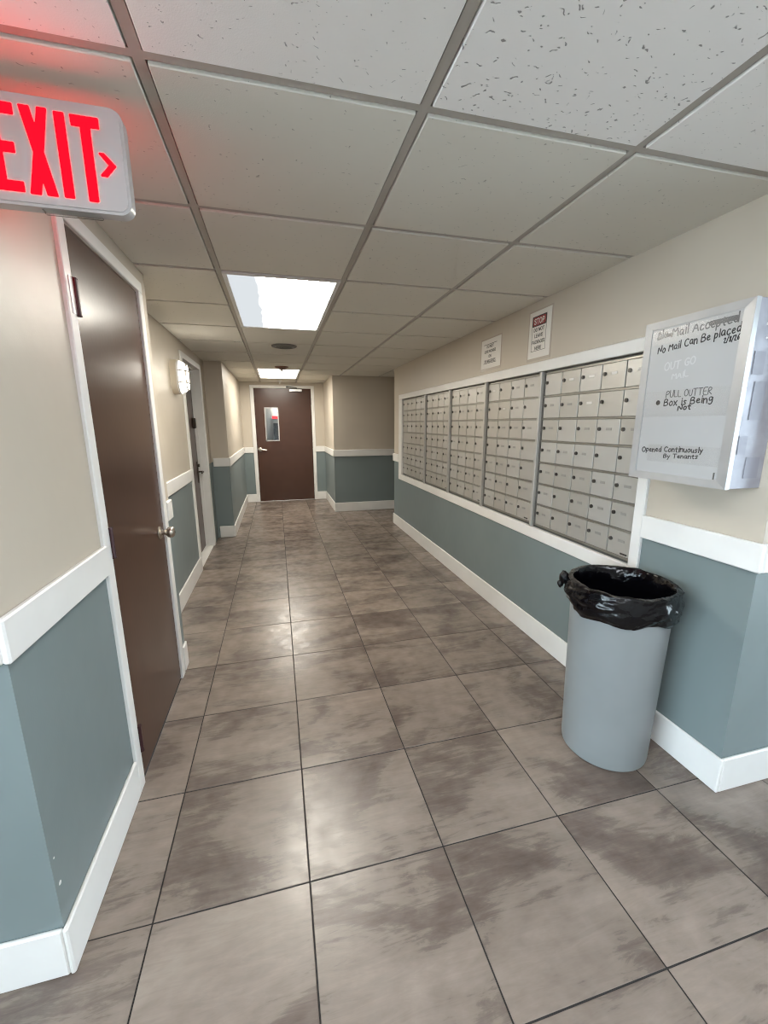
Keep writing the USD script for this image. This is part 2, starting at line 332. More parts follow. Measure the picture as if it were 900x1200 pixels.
# ------------------------------------------------------------------ baseboards and chair rails
def strip(name, label, segs, z0, z1, th, bev, cat):
    """segs: list of (axis, wall coordinate, outward sign, from, to)"""
    ms = []
    for ax, c, s, a, b in segs:
        lo, hi = sorted((c, c + s * th))
        ms.append(bx(lo, hi, a, b, z0, z1, bev) if ax == "x" else bx(a, b, lo, hi, z0, z1, bev))
    return obj(name, ms, M["trim"], label=label, cat=cat, kind="structure")
BT, RT = .013, .017
runs = {
    "left": ("along the near left wall and round its corner", [("x", XL, 1, YC - BT, .485), ("y", YC, -1, LX0, XL)]),
    "left_stub": ("short piece beyond the tall left door", [("x", XL, 1, 1.325, 1.412)]),
    "left_recess": ("on the set-back left wall under the lamp", [("x", XL2, 1, 1.41, 3.065)]),
    "left_pillar": ("around the left pillar by the far door", [("y", YLP, -1, XL2 + .03, XP), ("x", XP, 1, YLP - BT, YB)]),
    "back_left": ("on the end wall left of the far door", [("y", YB, -1, XP, -.441)]),
    "back_right": ("on the end wall right of the far door", [("y", YB, -1, .672, XRP)]),
    "right_pillar": ("around the wide wall face right of the far door", [("x", XRP, -1, YP - BT, YB), ("y", YP, -1, XRP, 3.2)]),
    "right": ("along the right wall below the mailboxes and round the near corner", [("x", XR, -1, YC - BT, YE + BT), ("y", YC, -1, XR, LX1), ("y", YE, 1, XR, 3.2)]),
}
for k, (lab, segs) in runs.items():
    strip(f"baseboard_{k}", "white baseboard " + lab, segs, 0.001, BB, BT, .004, "baseboard")
rails = [
    ("white chair rail on the near left wall before the tall door", [("x", XL, 1, YC - RT, .490), ("y", YC, -1, LX0, XL)]),
    ("stub of white chair rail just past the tall left door", [("x", XL, 1, 1.312, 1.412)]),
    ("white chair rail on the set-back left wall under the lamp", [("x", XL2, 1, 1.41, 3.068)]),
    ("white chair rail around the left pillar", [("y", YLP, -1, XL2 + .02, XP), ("x", XP, 1, YLP - RT, YB)]),
    ("short white chair rail left of the far door", [("y", YB, -1, XP, -.441)]),
    ("short white chair rail right of the far door", [("y", YB, -1, .672, XRP)]),
    ("white chair rail on the wide wall face right of the far door", [("x", XRP, -1, YP - RT, YB), ("y", YP, -1, XRP, 3.2)]),
    ("white chair rail at the near right corner behind the trash can", [("x", XR, -1, YC - RT, .412), ("y", YC, -1, XR, LX1)]),
    ("end of white chair rail past the farthest mailboxes", [("x", XR, -1, 4.30, YE + RT), ("y", YE, 1, XR, 3.2)]),
]
for n, (lab, segs) in enumerate(rails, 1):
    strip(f"trim_{n}", lab, segs, RAIL0, RAIL1, RT, .004, "chair rail")
# white board frame around the mailboxes
sur = thing("trim_10", "white painted wooden surround framing the whole bank of mailboxes", "trim", kind="structure")
FX = XR - .014
obj("top_rail", bx(FX, XR + .012, .410, 4.30, 1.708, 1.768, .003), M["trim"], sur)
obj("bottom_rail", bx(FX, XR + .012, .410, 4.30, .674, .746, .003), M["trim"], sur)
obj("stile", bx(FX, XR + .012, .410, .463, .7465, 1.7075, .003), M["trim"], sur)
obj("stile", bx(FX, XR + .012, 4.168, 4.30, .7465, 1.7075, .003), M["trim"], sur)

# ------------------------------------------------------------------ doors
def hinge(parent, p, normal, h=.10, leaf_w=.03, lf=True):
    """barrel, with a leaf plate on the frame side"""
    x, y, z = p
    if normal == "x":
        g = obj("hinge", [cyl(.0085, h, 12, (x + .011, y, z)), cyl(.010, .004, 12, (x + .011, y, z + h / 2)), cyl(.010, .004, 12, (x + .011, y, z - h / 2))], M["hinge"], parent)
        if lf: obj("hinge_leaf", bx(CFX - .001, CFX + .002, y - leaf_w, y - .005, z - h / 2, z + h / 2), M["hinge_leaf"], g)
    else:
        g = obj("hinge", [cyl(.008, h, 10, (x, y - .006, z))], M["hinge"], parent)
d1 = thing("door_1", "tall dark brown door on the near left with round knob", "door", kind="structure")
CFX = XL + .012
obj("casing", bx(XL - .05, CFX, .486, .538, 0.0, 2.008, .003), M["trim"], d1)
obj("casing", bx(XL - .05, CFX, 1.254, 1.312, 0.0, 2.008, .003), M["trim"], d1)
obj("casing", bx(XL - .05, CFX, .486, 1.312, 2.0085, 2.058, .003), M["trim"], d1)
obj("leaf", bx(XL - .047, XL + .001, .541, 1.251, .010, 2.004, .0025), M["brown_door"], d1, label="glossy dark brown flush door leaf")
for z in (1.79, .995, .20): hinge(d1, (XL + .003, .542, z), "x", .108, .036, z > 1.5)
knob_prof = [(0, 0), (.032, 0), (.033, .004), (.028, .009), (.013, .012), (.0115, .026), (.016, .033), (.025, .041), (.0285, .052), (.0265, .062), (.019, .069), (.008, .0715), (0, .072)]
kn = obj("knob", moved(turn(lathe(knob_prof, 28), (1, 0, 0)), (XL + .001, 1.165, .872)), M["nickel"], d1, smooth=40, label="satin nickel door knob")
obj("keyhole", bx(XL + .072, XL + .0745, 1.163, 1.167, .866, .878), M["lock_face"], kn)
# second door, set deep in its frame
d2 = thing("door_2", "brown door set back in a white frame past the wall lamp", "door", kind="structure")
LX = XL2 - .09
obj("casing", bx(XL2 - .10, XL2 + .012, 3.065, 3.134, 0, 1.985, .003), M["trim"], d2)
obj("casing", [bx(LX, XL2 + .012, 3.992, 4.075, 0, 1.985, .003), bx(LX + .001, LX + .035, 3.982, 3.993, 0, 1.985)], M["trim"], d2)
obj("casing", [bx(LX, XL2 + .012, 3.065, 4.075, 1.980, 2.034, .003), bx(LX + .001, LX + .035, 3.134, 3.992, 1.970, 1.981)], M["trim"], d2)
obj("leaf", bx(LX - .045, LX, 3.136, 3.990, .012, 1.979, .002), M["brown_door"], d2)
obj("threshold", bx(LX - .02, XL2 - .002, 3.135, 3.991, 0, .010, .003), M["trim"], d2)
hs = obj("handle_plate", bx(LX, LX + .007, 3.905, 3.950, .76, 1.00, .003), M["bronze"], d2, label="dark bronze handle plate")
obj("lever", tube([(LX + .005, 3.928, .885), (LX + .055, 3.928, .885), (LX + .060, 3.905, .885), (LX + .058, 3.83, .880)], .009), M["bronze"], hs, smooth=50)
obj("cylinder", cyl(.017, .022, 18, (LX + .014, 3.928, .955), "x"), M["bronze"], hs)
obj("deadbolt", [bx(LX, LX + .03, 3.87, 3.935, 1.36, 1.47, .006)], M["bronze"], d2, label="dark surface bolt above the handle")
# far door
d3 = thing("door_3", "dark brown door with narrow glass pane at the corridor end", "door", kind="structure")
obj("casing", bx(-.441, BX0, YB - .012, YB + .09, 0, BZ, .003), M["trim"], d3)
obj("casing", bx(BX1, .672, YB - .012, YB + .09, 0, BZ, .003), M["trim"], d3)
obj("casing", bx(-.441, .672, YB - .012, YB + .09, BZ + .0005, 2.073, .003), M["trim"], d3)
DFY = YB + .008
GX0, GX1, GZ0, GZ1 = -.212, .026, 1.102, 1.692
obj("leaf", [bx(-.374, GX0, DFY, DFY + .045, .010, 2.020), bx(GX1, .611, DFY, DFY + .045, .010, 2.020), bx(GX0, GX1, DFY, DFY + .045, .010, GZ0), bx(GX0, GX1, DFY, DFY + .045, GZ1, 2.020)], M["brown_door"], d3)
fr = .016
obj("glazing_frame", [bx(GX0 - .002, GX0 + fr, DFY - .008, DFY + .05, GZ0, GZ1), bx(GX1 - fr, GX1 + .002, DFY - .008, DFY + .05, GZ0, GZ1), bx(GX0, GX1, DFY - .008, DFY + .05, GZ1 - fr, GZ1 + .002), bx(GX0, GX1, DFY - .008, DFY + .05, GZ0 - .002, GZ0 + fr)], M["hinge_leaf"], d3, label="narrow metal frame of the glass pane")
obj("pane", bx(GX0 + fr, GX1 - fr, DFY + .02, DFY + .026, GZ0 + fr, GZ1 - fr), M["glass"], d3)
lv = obj("rose", moved(turn(lathe([(0, 0), (.036, 0), (.036, .008), (.030, .014), (.012, .016), (.012, .045), (0, .045)], 24), (0, -1, 0)), (-.325, DFY, .957)), M["nickel"], d3, smooth=40, label="satin lever handle on its rose")
obj("lever", tube([(-.325, DFY - .046, .957), (-.30, DFY - .05, .955), (-.215, DFY - .048, .945)], .0115), M["nickel"], lv, smooth=50)
for z in (1.80, 1.02, .24): hinge(d3, (.613, DFY, z), "y", .11)
cl = obj("closer", bx(.235, .455, DFY - .055, DFY, 1.968, 2.012, .006), M["alu"], d3, label="silver door closer at the top edge")
obj("closer_arm", [tube([(.36, DFY - .03, 2.015), (.36, DFY - .035, 2.035), (.235, DFY - .15, 2.040), (.20, DFY - .02, 2.045)], .008), bx(.18, .225, DFY - .03, DFY - .018, 2.03, 2.06)], M["vent"], cl)
obj("threshold", bx(BX0, BX1, YB - .005, YB + .10, 0.0, .008, .003), M["alu"], d3)

# what the far pane looks into
VY = 10.4
obj("floor_vestibule", bx(-1.0, 1.3, YB + .10, VY, -.05, 0), M["concrete"], label="plain floor of the room behind the far door", cat="floor", kind="structure")
obj("ceiling_vestibule", bx(-1.0, 1.3, YB + .14, VY, 2.4, 2.45), M["white_plastic"], label="white ceiling of the room behind the far door", cat="ceiling", kind="structure")
obj("wall_vestibule_left", bx(-.42, -.36, YB + .35, VY, 0, 2.4), M["trim"], label="white wall seen through the left of the far pane", cat="wall", kind="structure")
obj("wall_vestibule_right", bx(1.2, 1.3, YB + .14, VY, 0, 2.4), M["lobby"], label="side wall of the room behind the far door", cat="wall", kind="structure")
obj("wall_vestibule_back", bx(-1.0, 1.3, VY, VY + .1, 0, 2.4), M["lobby"], label="end wall of the room behind the far door", cat="wall", kind="structure")
obj("wall_vestibule_side", bx(-1.1, -1.0, YB + .14, VY, 0, 2.4), M["lobby"], label="hidden side wall of the room behind the far door", cat="wall", kind="structure")
gl = thing("globe_lamp", "small bright globe lamp seen through the pane of the far door", "lamp", (.03, VY, 1.775))
obj("globe", moved(trimesh.creation.icosphere(2, .075), (0, -.11, 0)), M["globe"], gl, smooth=True)
obj("arm", cyl(.02, .05, 12, (0, -.025, 0), "y"), M["alu"], gl)
sx = thing("exit_sign", "small red lit sign seen through the pane of the far door", "sign", (-.03, VY, 1.575))
obj("housing", bx(-.10, .10, -.03, 0, -.05, .05, .004), M["white_plastic"], sx)
obj("lit_face", bx(-.085, .085, -.034, -.03, -.035, .035), M["small_exit"], sx)
cb = thing("cabinet", "tall dark cabinet seen through the lower right of the far pane", "cabinet", (.08, VY - .255, 0))
obj("body", bx(-.17, .5, -.22, .25, .0, 1.43, .005), M["dark"], cb)
obj("door", bx(-.165, .16, -.235, -.22, .04, 1.40, .003), M["dark"], cb)
obj("door", bx(.165, .495, -.235, -.22, .04, 1.40, .003), M["dark"], cb)

# ------------------------------------------------------------------ ceiling fixtures
def fixture(name, label, i, j, lens, group=None):
    x0, x1, y0, y1 = CX + i * CW, CX + (i + 1) * CW, CY + j * CW, CY + (j + 2) * CW
    t = thing(name, label, "ceiling light", ((x0 + x1) / 2, (y0 + y1) / 2, H), group)
    a, b = (x1 - x0) / 2 - .013, (y1 - y0) / 2 - .013
    w = .022
    obj("frame", [bx(-a, a, -b, -b + w, -.004, .028, .002), bx(-a, a, b - w, b, -.004, .028, .002), bx(-a, -a + w, -b + w, b - w, -.004, .028, .002), bx(a - w, a, -b + w, b - w, -.004, .028, .002)], M["white_plastic"], t)
    obj("diffuser", bx(-a + w, a - w, -b + w, b - w, .0, .006), lens, t, label="lit prismatic diffuser panel")
fixture("ceiling_light", "large lit ceiling panel nearest the camera, its left third dimmer", 0, 2, M["lens_half"])
fixture("ceiling_light", "farther lit ceiling panel just before the end door", 0, 8, M["lens"])
for a, b, w_ in ((-2, -4, "left"), (2, -4, "right")):
    fixture("ceiling_light", f"lobby ceiling panel behind the camera, {w_} one", a, b, M["lobby_lens"])
wp = thing("ceiling_light", "surface-mounted wraparound lamp on the lobby ceiling above the camera", "ceiling light", (.25, -1.20, H))
obj("tray", bx(-.11, .11, -.62, .62, -.022, -.001, .003), M["white_plastic"], wp)
pf = Polygon([(-.15, -.022), (.15, -.022), (.145, -.075), (.11, -.098), (-.11, -.098), (-.145, -.075)])
obj("diffuser", place(extr(pf, 1.22), ((1, 0, 0), (0, 0, 1), (0, -1, 0)), (0, .61, 0)), M["wrap_lens"], wp, label="lit wraparound diffuser")
for sy_ in (-1, 1): obj("end_cap", bx(-.152, .152, sy_ * .612, sy_ * .63, -.10, -.002, .003), M["white_plastic"], wp)
v = thing("ceiling_vent", "round dark grey ceiling vent between the two lit panels", "vent", (.089, 3.20, H))
obj("rim", moved(turn(lathe([(.085, 0), (.118, 0), (.115, .010), (.088, .016), (.085, .012)], 40), (0, 0, -1)), (0, 0, 0)), M["vent"], v, smooth=40)
for k, r in enumerate((.072, .050, .028)):
    obj("louvre", turn(lathe([(r, 0), (r + .011, .004), (r + .011, .0065), (r, .0155), (r - .004, .0155), (r - .004, .010)], 32), (0, 0, -1)), M["vent"], v, smooth=40)
obj("hub", turn(lathe([(0, 0), (.016, 0), (.016, .012), (0, .016)], 20), (0, 0, -1)), M["vent"], v)
s = thing("sprinkler_head", "brown cone-shaped sprinkler in front of the farther lit panel", "sprinkler", (.084, 4.70, H))
obj("escutcheon", turn(lathe([(.0, 0), (.088, 0), (.084, .010), (.050, .026), (.026, .034), (0, .034)], 36), (0, 0, -1)), M["rust"], s, smooth=40)
obj("nozzle", turn(lathe([(0, .034), (.014, .034), (.012, .055), (.007, .058), (.007, .068), (.024, .070), (.024, .073), (0, .074)], 20), (0, 0, -1)), M["white_plastic"], s, smooth=40)
s = thing("sprinkler_head", "small white sprinkler on the ceiling above the far door", "sprinkler", (.075, 6.55, H))
obj("escutcheon", turn(lathe([(0, 0), (.042, 0), (.040, .008), (.016, .014), (0, .014)], 28), (0, 0, -1)), M["white_plastic"], s, smooth=40)
obj("nozzle", turn(lathe([(0, .014), (.012, .014), (.010, .034), (.006, .036), (.006, .046), (.020, .048), (.020, .051), (0, .052)], 20), (0, 0, -1)), M["white_plastic"], s, smooth=40)

# ------------------------------------------------------------------ oval wall lamp
lp = thing("wall_lamp", "oval caged bulkhead wall lamp, lit, on the left wall", "lamp", (XL2, 2.745, 1.775))
def stadium(w, h, r): return sbox(-w / 2, -h / 2, w / 2, h / 2).buffer(-r).buffer(r, quad_segs=10)
def oval(w, h): return stadium(w, h, w * .46)
obj("base", place(extr(oval(.190, .270), .045), ON_LEFT, (0, 0, 0)), M["lamp_base"], lp, smooth=40)
gm = extr(oval(.160, .236), .05)
lay = []
for k, (sc, w) in enumerate(((1.0, .045), (1.0, .075), (.93, .092), (.80, .102), (.55, .107))):
    p = np.array(affinity.scale(oval(.158, .236), sc, sc).exterior.coords)[:-1]; lay.append(np.column_stack([p, np.full(len(p), w)]))
n = len(lay[0]); V = np.vstack(lay + [[[0, 0, .109]]]); F = []
for k in range(len(lay) - 1):
    for q in range(n):
        a, b = k * n + q, k * n + (q + 1) % n; F += [[a, b, b + n], [a, b + n, a + n]]
F += [[(len(lay) - 1) * n + q, (len(lay) - 1) * n + (q + 1) % n, len(V) - 1] for q in range(n)]
gm = trimesh.Trimesh(V, F); gm.fix_normals()
obj("glass_cover", place(gm, ON_LEFT, (0, 0, 0)), M["lamp_glass"], lp, smooth=60, label="glowing frosted glass cover")
ring = oval(.186, .262).difference(oval(.160, .238))
gd = obj("guard", place(moved(extr(ring, .014), (0, 0, .045)), ON_LEFT, (0, 0, 0)), M["white_plastic"], lp, smooth=40, label="white cage over the glass")
ring2 = oval(.128, .205).difference(oval(.114, .190))
obj("guard_ring", place(moved(extr(ring2, .008), (0, 0, .104)), ON_LEFT, (0, 0, 0)), M["guard"], gd, smooth=40)
for zz in (-.045, .045):
    obj("guard_bar", tube([(.052, -.088, zz), (.090, -.080, zz), (.113, -.05, zz), (.115, 0, zz), (.113, .05, zz), (.090, .080, zz), (.052, .088, zz)], .0055, 8), M["guard"], gd, smooth=50)

# ------------------------------------------------------------------ EXIT sign
ex = thing("exit_sign", "illuminated red and white exit sign with right arrow, upper left", "sign", (0, .12, 0))
body = sbox(-.6195, 1.868, -.317, 2.076).buffer(-.026).buffer(.026, quad_segs=8)
inner = body.buffer(-.006)
obj("housing", [place(extr(body, .030), ON_FRONT, (0, .036, 0)), place(extr(inner, .003), ON_FRONT, (0, .006, 0)), place(extr(inner, .003), ON_FRONT, (0, .039, 0))], M["sign_body"], ex, smooth=40)
obj("wall_mount", bx(XL, XL + .012, -.012, .055, 1.90, 2.05, .003), M["sign_body"], ex)
obj("downlight_window", bx(-.50, -.385, .012, .032, 1.862, 1.8685, .002), M["glass"], ex, label="clear strip along the bottom edge")
def P(*pts): return Polygon(pts)
def rr(g): return g.buffer(-.002).buffer(.0035, quad_segs=4).buffer(-.0015)
E_ = unary_union([sbox(-.572, 1.892, -.551, 2.055), sbox(-.572, 2.034, -.521, 2.055), sbox(-.572, 1.964, -.528, 1.984), sbox(-.572, 1.892, -.521, 1.912)])
X_ = unary_union([P((-.511, 2.055), (-.491, 2.055), (-.459, 1.890), (-.480, 1.890)), P((-.477, 2.055), (-.459, 2.055), (-.491, 1.890), (-.512, 1.890))])
I_ = sbox(-.4475, 1.890, -.428, 2.052)
T_ = unary_union([sbox(-.4175, 2.030, -.3635, 2.051), sbox(-.4005, 1.888, -.381, 2.045)])
A_ = P((-.3725, 1.986), (-.360, 1.986), (-.338, 1.963), (-.358, 1.940), (-.3735, 1.940), (-.353, 1.963))
for nm, g in (("letter_e", E_), ("letter_x", X_), ("letter_i", I_), ("letter_t", T_), ("arrow", A_)):
    g = rr(g)
    obj(nm, [place(extr(g, .002), ON_FRONT, (0, .0035, 0)), place(extr(affinity.scale(g, -1, 1, origin=(-.468, 0)), .002), ON_BACK, (-.936, .0385, 0))], M["exit_red"], ex, label="glowing red " + nm.replace("_", " "))

# ------------------------------------------------------------------ mailboxes
DX = XR + .010          # front of the doors
units = [   # y near, y far, columns, label
    (.463, 1.262, 5, "nearest mailbox unit, widest, partly behind the aluminium notice box"),
    (1.288, 1.962, 4, "second mailbox unit from the notice box, under the red STOP notice"),
    (1.966, 2.656, 4, "middle mailbox unit of five, under the plain white notice"),
    (2.660, 3.326, 4, "fourth mailbox unit counting from the notice box"),
    (3.330, 4.167, 5, "farthest mailbox unit, next to the corridor corner")]
ZT, ZB2 = 1.693, .763
lockm = trimesh.util.concatenate([cyl(.0095, .007, 12), cyl(.0065, .009, 10)])
lockm.apply_transform(trimesh.transformations.rotation_matrix(math.pi / 2, (0, 1, 0)))
for u, (y0, y1, nc, lab) in enumerate(units):
    t = thing("mailbox_unit", lab, "mailboxes", (XR, (y0 + y1) / 2, .746), "mailbox units along the right wall")
    ox, oy, oz = XR, (y0 + y1) / 2, .746
    rail = .026
    da, db = y0 + (.006 if u == 0 else .004), y1 - (.004 if u == 0 else (rail if u < 0 else .004))
    obj("cabinet_body", bx(DX + .010 - ox, XR + .36 - ox, y0 - oy, y1 - oy, 0, 1.707 - .746), M["box_frame"], t, label="dark grey metal carcass")
    rp = (ZT - ZB2) / 7
    for k in range(8):
        z = ZT - k * rp
        obj("shelf_rail", bx(DX - .001 - ox, DX + .010 - ox, y0 - oy, y1 - oy, z - .005 - oz, z + .005 - oz, .001), M["box_rail"], t)
    if u < 4:   # upright between this unit and the next
        obj("upright", bx(DX - .022 - ox, DX + .012 - ox, y1 - .020 - oy, y1 + .0035 - oy, .002, 1.7065 - oz, .002), M["box_door_pale"], t, label="projecting aluminium upright")
        obj("upright_channel", bx(DX - .004 - ox, DX + .012 - ox, y1 - .029 - oy, y1 - .0202 - oy, .002, 1.7065 - oz, .001), M["vent"], t, label="dark channel beside the upright")
        db = y1 - .030
    pitch = (db - da) / nc
    for r in range(7):
        c = 0
        while c < nc:                       # c = 0 is the far (left) column
            wide = 2 if (u == 4 and r == 3 and c == 0) else 1
            b1 = db - c * pitch - .0028; b0 = db - (c + wide) * pitch + .0028
            z1 = ZT - r * rp - .0065; z0 = ZT - (r + 1) * rp + .0065
            m = M["box_door_pale"] if rng.random() < .35 else M["box_door"]
            dd = .0012 * rng.random()
            d = obj("mail_door", bx(DX - dd - ox, DX + .010 - ox, b0 - oy, b1 - oy, z0 - oz, z1 - oz, .0015), m, t)
            if wide == 1:
                ly, lz = b1 - .020 - oy, (z0 + z1) / 2 + .012 - oz
                obj("lock", moved(lockm, (DX - dd - .003 - ox, ly, lz)), M["lock"], d)
                if rng.random() < .8:
                    wl_ = .03 + .012 * rng.random()
                    lit = (u == 0 and r < 2 and c >= 2) or (u == 1 and r < 2 and c < 2) or (u == 0 and r == 0)
                    obj("number_sticker" if lit else "number_plate", bx(DX - dd - .0012 - ox, DX - dd + .001 - ox, b1 - .062 - wl_ - oy, b1 - .062 - oy, lz - .006, lz + .006, .0004), M["sticker"] if lit else M["number"], d)
            c += wide
    obj("maker_plate", moved(bx(-.003, .001, -.02, .02, -.004, .004, .0008), (DX - ox, da + .045 - oy, ZB2 + .018 - oz)), M["lock"], t, label="small dark plate low in the corner")

# ------------------------------------------------------------------ notices above the mailboxes
def ctext(txt, h, yc, zc, xface, bold=True, wmax=None, thick=.0006):
    m = meshkit.text_mesh(txt, h, thick, bold); b = m.bounds; w = b[1][0] - b[0][0]
    m.apply_translation((-(b[0][0] + b[1][0]) / 2, -h / 2, 0))
    if wmax and w > wmax: m.apply_scale((wmax / w, 1, 1)) if False else m.apply_transform(np.diag([wmax / w, 1, 1, 1]))
    return place(m, ON_RIGHT, (xface, yc, zc))
def notice(name, label, y0, y1, z0, z1, lines, header):
    """paper in a clear pouch; the sheet is y0..y1, the frame of print sits a little up and to the left"""
    t = thing(name, label, "notice", (XR, (y0 + y1) / 2, (z0 + z1) / 2)); oy, oz = (y0 + y1) / 2, (z0 + z1) / 2
    w, h = y1 - y0, z1 - z0
    obj("laminate_pouch", bx(-.0012, 0, y0 - .012 - oy, y1 + .012 - oy, z0 - .016 - oz, z1 + .010 - oz), M["laminate"], t)
    obj("sheet", bx(-.0022, -.0012, -w / 2, w / 2, -h / 2, h / 2), M["paper"], t)
    fl, frr_, ft, fb = y1 - .14 * w - oy, y1 - .80 * w - oy, z1 - .10 * h - oz, z0 + .15 * h - oz
    if not header: ft, fb = z1 - .16 * h - oz, z0 + .17 * h - oz
    L = .0022 if header else .0035
    if header: obj("printed_border", place(extr(sbox(-fl, fb, -frr_, ft).difference(sbox(-fl + L, fb + L, -frr_ - L, ft - L)), .0006), ON_RIGHT, (-.0022, 0, 0)), M["ink"], t)
    else:
        obj("printed_line", bx(-.0028, -.0022, frr_, fl, ft - L, ft), M["ink"], t); obj("printed_line", bx(-.0028, -.0022, frr_, fl, fb, fb + L), M["ink"], t)
    yc = (fl + frr_) / 2; fw_, fh = abs(fl - frr_), ft - fb
    top = ft
    if header:
        hh = .30 * fh
        pn = obj("header_panel", [place(extr(stadium(fw_ * .98, hh * .96, .008), .0004), ON_RIGHT, (-.0023, yc, ft - hh / 2))], M["ink"], t)
        obj("header_field", place(extr(stadium(fw_ * .88, hh * .80, .012), .0004), ON_RIGHT, (-.0028, yc, ft - hh / 2)), M["sign_red"], pn, label="red oval field")
        obj("lettering", ctext(header, hh * .52, yc, ft - hh / 2, -.0031, True, fw_ * .72), M["paper"], t, label=f"white lettering {header}")
        top = ft - hh
    n = len(lines); st = (top - fb) / n
    for k, l in enumerate(lines):
        obj("lettering", ctext(l, st * .56, yc, top - (k + .52) * st, -.0023, True, fw_ * .88), M["ink"], t, label=f"black lettering {l}")
notice("wall_notice", "portrait notice with red STOP header on the wall above the mailboxes", 1.203, 1.420, 1.798, 2.068, ["DO NOT", "LEAVE", "PACKAGES", "HERE"], "STOP")
notice("wall_notice", "plain black and white landscape notice above the middle mailboxes", 1.767, 2.057, 1.811, 2.018, ["DO NOT", "LEAVE PACKAGES", "ON", "THE MAILBOXES"], None)

# ------------------------------------------------------------------ aluminium notice box
NB = thing("notice_box", "aluminium wall box with handwritten grey front on the right corner", "box", (0, 0, 0))
X0, NY0, NY1, NZ0, NZ1 = 1.400, -.019, .375, 1.184, 1.776
obj("body", [bx(X0 + .012, XR, NY0 + .001, NY1 - .001, NZ0 + .001, NZ1 - .001, .002)], M["box_side"], NB, label="dented silver sides of the box")
iy0, iy1, iz0, iz1 = .016, .346, 1.211, 1.750
def mitre(outer, inner_, d0, d1):
    """one mitred side of the front frame: outer edge at depth d0, inner edge at d1 (towards the wall)"""
    (a, b), (c, d) = outer, inner_
    V = np.array([[X0 + d0, *a], [X0 + d0, *b], [X0 + d1, *d], [X0 + d1, *c], [X0 + .02, *a], [X0 + .02, *b], [X0 + .02, *d], [X0 + .02, *c]])
    return trimesh.convex.convex_hull(V)
O = dict(tl=(NY1, NZ1), tr=(NY0, NZ1), bl=(NY1, NZ0), br=(NY0, NZ0)); I = dict(tl=(iy1, iz1), tr=(iy0, iz1), bl=(iy1, iz0), br=(iy0, iz0))
for a, b in (("tl", "tr"), ("tr", "br"), ("br", "bl"), ("bl", "tl")):
    obj("frame_side", mitre((O[a], O[b]), (I[a], I[b]), .001, .004), M["board_frame"], NB)
obj("front_panel", bx(X0 + .0065, X0 + .012, iy0 - .003, iy1 + .003, iz0 - .003, iz1 + .003), M["board"], NB, label="grey writing panel")
for y0, y1, z0, z1 in ((.0, .34, 1.690, 1.742), (.020, .345, 1.425, 1.520), (.020, .30, 1.255, 1.320)):
    obj("tape", bx(X0 + .0048, X0 + .0052, y0, y1, z0, z1), M["tape"], NB, label="strip of clear tape")
for x0, x1, z0, z1 in ((1.43, 1.475, 1.55, 1.62), (1.425, 1.46, 1.30, 1.36), (1.45, 1.50, 1.41, 1.53), (1.47, 1.53, 1.22, 1.29)):
    obj("tape", bx(x0, x1, NY0 - .0012, NY0 - .0002, z0, z1), M["patch"], NB, label="dull patch on the side")
for zz in (1.735, 1.70, 1.66):
    obj("rivet", moved(turn(lathe([(0, 0), (.004, 0), (.003, .0016), (0, .002)], 10), (0, -1, 0)), (1.45 + .02 * rng.random(), NY0 + .001, zz)), M["white_plastic"], NB)
obj("latch", bx(X0 + .003, X0 + .0065, .026, .029, 1.213, 1.236), M["vent"], NB)
